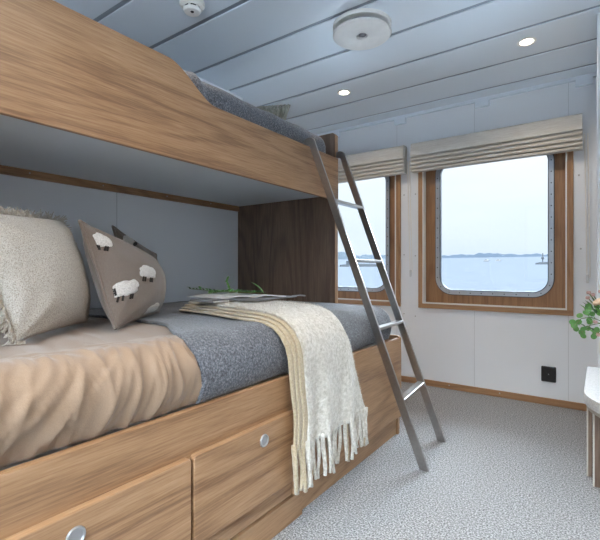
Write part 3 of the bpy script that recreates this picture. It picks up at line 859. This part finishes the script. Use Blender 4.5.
# ------------------------------------------------------------------ socket
so = empty('wall_socket', (-.288, W, .21), 'black double wall socket plate low on the wall beneath the window', 'socket')
bm = B(); prism(bm, rrect(-.331, .159, -.243, .263, .006, 4), 'y', W-.014, W, bev=.003); obj('plate', bm, black, so)
bm = B()
for z in (.187, .234): lathe(bm, [(0,.004),(.016,.004),(.019,-.001),(.020,.001)], (-.287, W-.0145, z), 20, 'y')
obj('outlet_well', bm, dark, so)
bm = B(); lathe(bm, [(0,-.001),(.003,-.001),(.003,.001)], (-.287, W-.014, .211), 8, 'y'); obj('screw', bm, silver, so)

# ------------------------------------------------------------------ table, vase and flowers
def table_outline(k):
    x0, x1, y0, y1 = -.0495+k, .60-k, 1.60+k, 2.345-k; out = [(x0, y1), (x0, 1.87)]
    for i in range(1, 13):
        a = math.radians(180+90*i/12); out.append((x0+.30+.30*math.cos(a), 1.87+(1.87-y0)*math.sin(a)))
    return out + [(x1, y0), (x1, y1)]
tb = empty('side_table', (.25,2.05,0), 'pale stone topped table with rounded corners and wooden slab legs', 'table')
bm = B(); pts = table_outline(0)
prism(bm, pts, 'z', .440, .479, bev=.004); tp = obj('table_top', bm, stone, tb, smooth=35)
bm = B(); pts2 = table_outline(.008)
prism(bm, pts2, 'z', .425, .441); obj('apron', bm, plain('apron_taupe', (.33,.30,.26), .6), tb)
pale = plain('pale_leg_edge', (.56,.53,.48), .5)
for (x0, y0, x1, y1) in ((-.046,2.28,-.030,2.325), (-.022,2.185,.05,2.205), (.50,2.28,.58,2.30), (.50,1.75,.58,1.77), (.06,1.86,.14,1.88)):
    bm = B(); box(bm, x0, y0, 0, x1, y1, .426, bev=.001, seg=1); l = obj('leg', bm, dark_wood_z, tb)
    bm = B(); box(bm, x0-.004, y0-.001, 0, x0+.002, y1+.001, .426); obj('leg_edge', bm, pale, l)
VX, VY, VZ = .055, 2.13, .479
va = empty('vase', (VX, VY, VZ), 'white ceramic vase on stone table at the right picture edge', 'vase')
bm = B(); lathe(bm, [(0,.0),(.034,.0),(.046,.02),(.050,.07),(.044,.12),(.032,.155),(.034,.17),(.031,.17),(.028,.155),(.035,.12),(0,.03)], (VX,VY,VZ), 36); obj('vase_body', bm, ceram, va, smooth=60)
bq = empty('flower_bouquet', (VX, VY, VZ+.165), 'bouquet of cream roses, pink buds and round green leaves in the vase', 'flowers')
Rv, Fv = V(.814,.581,0), V(-.581,.814,0)
mouth = V(VX, VY, VZ+.165)
def off(r, z, f=0): return mouth + Rv*r + V(0,0,z) + Fv*f
def bstem(p1, nm='stem', mid=.05):
    bm = B(); a = mouth + (p1-mouth)*.02 - V(0,0,.10); tube(bm, [mouth-V(0,0,.12), mouth, mouth.lerp(p1,.5)+V(0,0,mid), p1], .0022, 6); return obj(nm, bm, stemm, bq, smooth=60)
rnd = random.Random(21)
def roundleaf(bm, c, nrm, r):
    nrm = Vector(nrm).normalized(); a = nrm.orthogonal().normalized(); b_ = nrm.cross(a)
    ctr = bm.verts.new(Vector(c) - nrm*r*.18); ringv = []
    for k in range(14):
        th = 2*PI*k/14; rr = r*(1+.08*math.cos(th))
        ringv.append(bm.verts.new(Vector(c) + (a*math.cos(th) + b_*math.sin(th))*rr))
    for k in range(14): bm.faces.new((ctr, ringv[k], ringv[(k+1) % 14]))
# trailing eucalyptus branches with round leaves
for br in ([(-.06,.07,0),(-.12,.09,-.02),(-.165,.085,-.03),(-.192,.058,-.03)], [(-.05,.06,.02),(-.11,.055,.0),(-.155,.03,-.02)], [(-.05,.09,-.02),(-.10,.12,-.03),(-.137,.122,-.03)], [(-.04,.05,-.05),(-.09,.05,-.06),(-.12,.03,-.05)], [(.04,.08,0),(.10,.08,-.03),(.15,.05,-.03)], [(-.01,.08,-.05),(-.04,.11,-.08)]):
    P = [mouth] + [off(*b_) for b_ in br]
    bm = B(); tube(bm, P, .0018, 5); s_ = obj('branch', bm, stemm, bq, smooth=60)
    bm = B()
    for i in range(2, len(P)):
        for sg in (-1, 1):
            c = P[i] + V(rnd.uniform(-.008,.008), rnd.uniform(-.008,.008), sg*.013)
            roundleaf(bm, c, (rnd.uniform(-.3,.7), -1, rnd.uniform(-.5,.8)), rnd.uniform(.0095,.0125))
    roundleaf(bm, P[-1], (.1,-1,.3), .012)
    obj('round_leaves', bm, leafg, s_, smooth=60)
for (r, z, f) in ((-.088,.145,-.03), (-.045,.15,-.06), (.05,.14,0), (.0,.17,.02), (-.055,.115,-.07)):
    c = off(r, z, f); bstem(c, mid=.01)
    bm = B()
    for k in range(15):
        a = k*2.4; rr = .006+.016*(k/15)
        lf_c = c + V(math.cos(a)*rr, math.sin(a)*rr, .012-.014*(k/15))
        blob(bm, lf_c, .0125, 1, scale=(1, 1, .85))
    obj('rose', bm, rosem, bq, smooth=180)
for (r, z, f) in ((-.115,.186,0), (-.082,.192,-.02), (-.112,.165,.01), (-.098,.178,0), (-.055,.20,-.02), (-.03,.21,0), (-.13,.075,-.06), (-.118,.025,-.06), (.03,.20,-.02)):
    c = off(r, z, f); bstem(c, mid=.02)
    bm = B(); blob(bm, c, .0085, 2, scale=(1,1,.8))
    for k in range(5): leaf(bm, c, (math.cos(k*1.257), math.sin(k*1.257), .6), .013, .005)
    obj('bud', bm, budm, bq, smooth=60)
bm = B()
for k in range(46):
    r, z, f = rnd.uniform(-.15,.09), rnd.uniform(.03,.15), rnd.uniform(-.07,.05)
    leaf(bm, mouth + (off(r,z,f)-mouth)*.85, (off(r,z,f)-mouth) + V(0,0,.02), rnd.uniform(.03,.05), rnd.uniform(.007,.011))
obj('foliage', bm, leafl, bq, smooth=60)
bm = B()
for k in range(26):
    r, z, f = rnd.uniform(-.15,.10), rnd.uniform(.0,.15), rnd.uniform(-.07,.05)
    leaf(bm, mouth + (off(r,z,f)-mouth)*.85, (off(r,z,f)-mouth) + V(0,0,.02), rnd.uniform(.03,.05), rnd.uniform(.007,.011))
obj('dark_foliage', bm, leafd, bq, smooth=60)

# ------------------------------------------------------------------ outside: sea, far hills, beacon
SL = .0287                     # the ship lies slightly bow-up: the sea plane tilts by 1.6 degrees
seam = None
def seamat():
    m, nt, b = newmat('calm_sea'); L = nt.links
    tc = N(nt, 'ShaderNodeTexCoord'); mp = N(nt, 'ShaderNodeMapping'); mp.inputs['Scale'].default_value = (.25, 1, 1)
    L.new(tc.outputs['Object'], mp.inputs[0]); n = N(nt, 'ShaderNodeTexNoise', Scale=.6, Detail=4.0); L.new(mp.outputs[0], n.inputs['Vector'])
    L.new(ramp(nt, n.outputs['Fac'], [(.3, (.027,.030,.0345)), (.7, (.031,.034,.0385))]), b.inputs['Base Color'])
    b.inputs['Roughness'].default_value = .8; b.inputs['Specular IOR Level'].default_value = 0.0; return m
sea_z = lambda y: -2.6 + SL*(y-6)
bm = B()
vs = [bm.verts.new(p) for p in ((-3200,-600,sea_z(-600)), (2500,-600,sea_z(-600)), (2500,3200,sea_z(3200)), (-3200,3200,sea_z(3200)))]
bm.faces.new(vs); o = struct('sea', bm, seamat())
bouncew = plain('bounce_deck_white', (.74,.77,.80), .6)  # bright white for the added light-bouncing decks
bm = B(); box(bm, -6, W+.14, -.20, 4, W+1.35, -.12); struct('bounce_deck_front', bm, bouncew)  # unseen deck, added to throw skylight up onto the ceiling
bm = B(); box(bm, -5, YB-4.0, -.20, 5, YB-.12, -.12); struct('bounce_deck_back', bm, bouncew)  # second added deck, bounces light in through the fill window
hillm = plain('hazy_blue_hill', (.016,.02,.0255), 1.0, noise_amt=.05, nscale=.02, spec=0)
hillf = plain('far_haze_hill', (.02,.0245,.029), 1.0, noise_amt=.03, nscale=.02, spec=0)
def hill(name, x0, x1, y, hgt, seed, mat, depth=160):
    bm = B(); n = 80
    def f(a, b):
        x = lerp(x0, x1, a); e = (4*a*(1-a))**.45
        h = hgt*e*(.55+.45*nz(a*7+seed, 1.3)+.28*nz(a*24+seed, 5.1))*math.sin(PI*b)
        yy = y + depth*b; return V(x, yy, sea_z(yy) - .5 + max(0, h))
    grid(bm, f, n, 8); struct(name, bm, mat, smooth=60)
hill('island', -560, 40, 1500, 24, 1.0, hillm)
hill('island_far', -1350, -500, 2300, 30, 4.0, hillf)
hill('headland', -1700, -830, 1900, 75, 8.0, hillf)
beam = plain('dark_pier', (.010,.013,.017), .9)
pierm = plain('pier_stone', (.016,.019,.023), .9)
boatm = plain('boat_white', (.06,.06,.06), .6)
by = 200; bz = sea_z(by); bx = -20.4
bc = empty('sea_beacon', (bx, by, bz), 'small dark beacon on stone jetty seen through right window', 'beacon')
bm = B(); prism(bm, [(bx-1.6,bz-.3),(bx-1.4,bz+.6),(bx+.4,bz+.9),(bx+3.2,bz+1.0),(bx+4.4,bz+.8),(bx+4.8,bz-.3)], 'y', by-2, by+2); obj('jetty', bm, pierm, bc)
bm = B(); tube(bm, [(bx+1,by,bz+.8),(bx+1,by,bz+4.6)], .22, 8); obj('mast', bm, beam, bc)
bm = B(); box(bm, bx+.5, by-.5, bz+2.2, bx+1.5, by+.5, bz+3.0, bev=.06); obj('lantern', bm, beam, bc)
py = 170; pz = sea_z(py); px = -85.7
pr = empty('stone_pier', (px, py, pz), 'low dark pier on water seen through left window behind ladder', 'pier')
bm = B(); prism(bm, [(px-12,pz-.3),(px-11.6,pz+.9),(px-6,pz+1.3),(px+7,pz+1.0),(px+8.4,pz-.3)], 'y', py-2, py+2); obj('pier_wall', bm, pierm, pr)
bm = B(); prism(bm, [(px-9,pz+1.0),(px-9,pz+2.6),(px-6.5,pz+3.1),(px-4,pz+2.6),(px-4,pz+1.0)], 'y', py-1, py+1); obj('pier_shed', bm, beam, pr)
bm = B()
for k in range(8): box(bm, px-3+k*1.3, py-.1, pz+1, px-2.85+k*1.3, py+.1, pz+2.1)
box(bm, px-3, py-.1, pz+1.95, px+6.3, py+.1, pz+2.15); obj('pier_railing', bm, beam, pr)
for k, (sx_, sy_) in enumerate(((-66, 320), (-60, 330))):
    sz = sea_z(sy_)
    sb = empty('sailing_boat', (sx_, sy_, sz), ('tiny white boat on the sea, left of two in the right window', 'tiny white boat on the sea, right of two in the right window')[k], 'boat', 'white boats far out on the water')
    bm = B(); prism(bm, [(sx_-1.6,sz+.1),(sx_-2,sz+.8),(sx_+2.2,sz+.9),(sx_+1.6,sz+.1)], 'y', sy_-.6, sy_+.6); obj('hull', bm, boatm, sb)
    bm = B(); prism(bm, [(sx_-1,sz+.8),(sx_-.9,sz+1.5),(sx_+.8,sz+1.5),(sx_+1,sz+.8)], 'y', sy_-.4, sy_+.4); obj('cabin', bm, boatm, sb)

# ------------------------------------------------------------------ world: bright overcast sky
w = bpy.data.worlds.new('overcast_sky'); scn.world = w; w.use_nodes = True
nt = w.node_tree; bg = nt.nodes['Background']
tc = N(nt, 'ShaderNodeTexCoord'); sx = N(nt, 'ShaderNodeSeparateXYZ'); nt.links.new(tc.outputs['Generated'], sx.inputs[0])
nn = N(nt, 'ShaderNodeTexNoise', Scale=2.2, Detail=4.0); mp = N(nt, 'ShaderNodeMapping'); mp.inputs['Scale'].default_value = (1,1,4)
nt.links.new(tc.outputs['Generated'], mp.inputs[0]); nt.links.new(mp.outputs[0], nn.inputs['Vector'])
col = ramp(nt, sx.outputs['Z'], [(.0, (.66,.76,.89)), (.05, (.72,.81,.92)), (.16, (.80,.88,.95)), (.27, (.90,.95,1.0)), (.4, (.78,.89,1.0))])
cl_ = ramp(nt, nn.outputs['Fac'], [(.35, (.95,.97,.99)), (.7, (1.04,1.03,1.02))])
mx = N(nt, 'ShaderNodeMix', data_type='RGBA', blend_type='MULTIPLY'); mx.inputs[0].default_value = 1
nt.links.new(col, mx.inputs[6]); nt.links.new(cl_, mx.inputs[7]); nt.links.new(mx.outputs[2], bg.inputs['Color'])
mr = N(nt, 'ShaderNodeMapRange', interpolation_type='SMOOTHSTEP'); mr.inputs['From Min'].default_value = .25; mr.inputs['From Max'].default_value = .45
mr.inputs['To Min'].default_value = .62; mr.inputs['To Max'].default_value = 17.0
nt.links.new(sx.outputs['Z'], mr.inputs['Value']); nt.links.new(mr.outputs[0], bg.inputs['Strength'])

# ------------------------------------------------------------------ camera and look
cam = bpy.data.cameras.new('camera'); co = bpy.data.objects.new('camera', cam); COL.objects.link(co)
co.location = (0, 0, .925); co.rotation_euler = (PI/2, 0, math.radians(35.508))
cam.sensor_fit = 'HORIZONTAL'; cam.sensor_width = 36; cam.lens = 36*421/600; cam.shift_y = -.7/600; cam.clip_start = .02; cam.clip_end = 6000
scn.camera = co
vs_ = scn.view_settings; vs_.view_transform = 'Standard'; vs_.look = 'None'; vs_.gamma = 1; vs_.use_curve_mapping = False; vs_.exposure = 1.0
cy = scn.cycles
cy.use_denoising = True; cy.max_bounces = 14; cy.diffuse_bounces = 8; cy.glossy_bounces = 5; cy.transparent_max_bounces = 12
cy.sample_clamp_indirect = 6; cy.caustics_reflective = False; cy.caustics_refractive = False
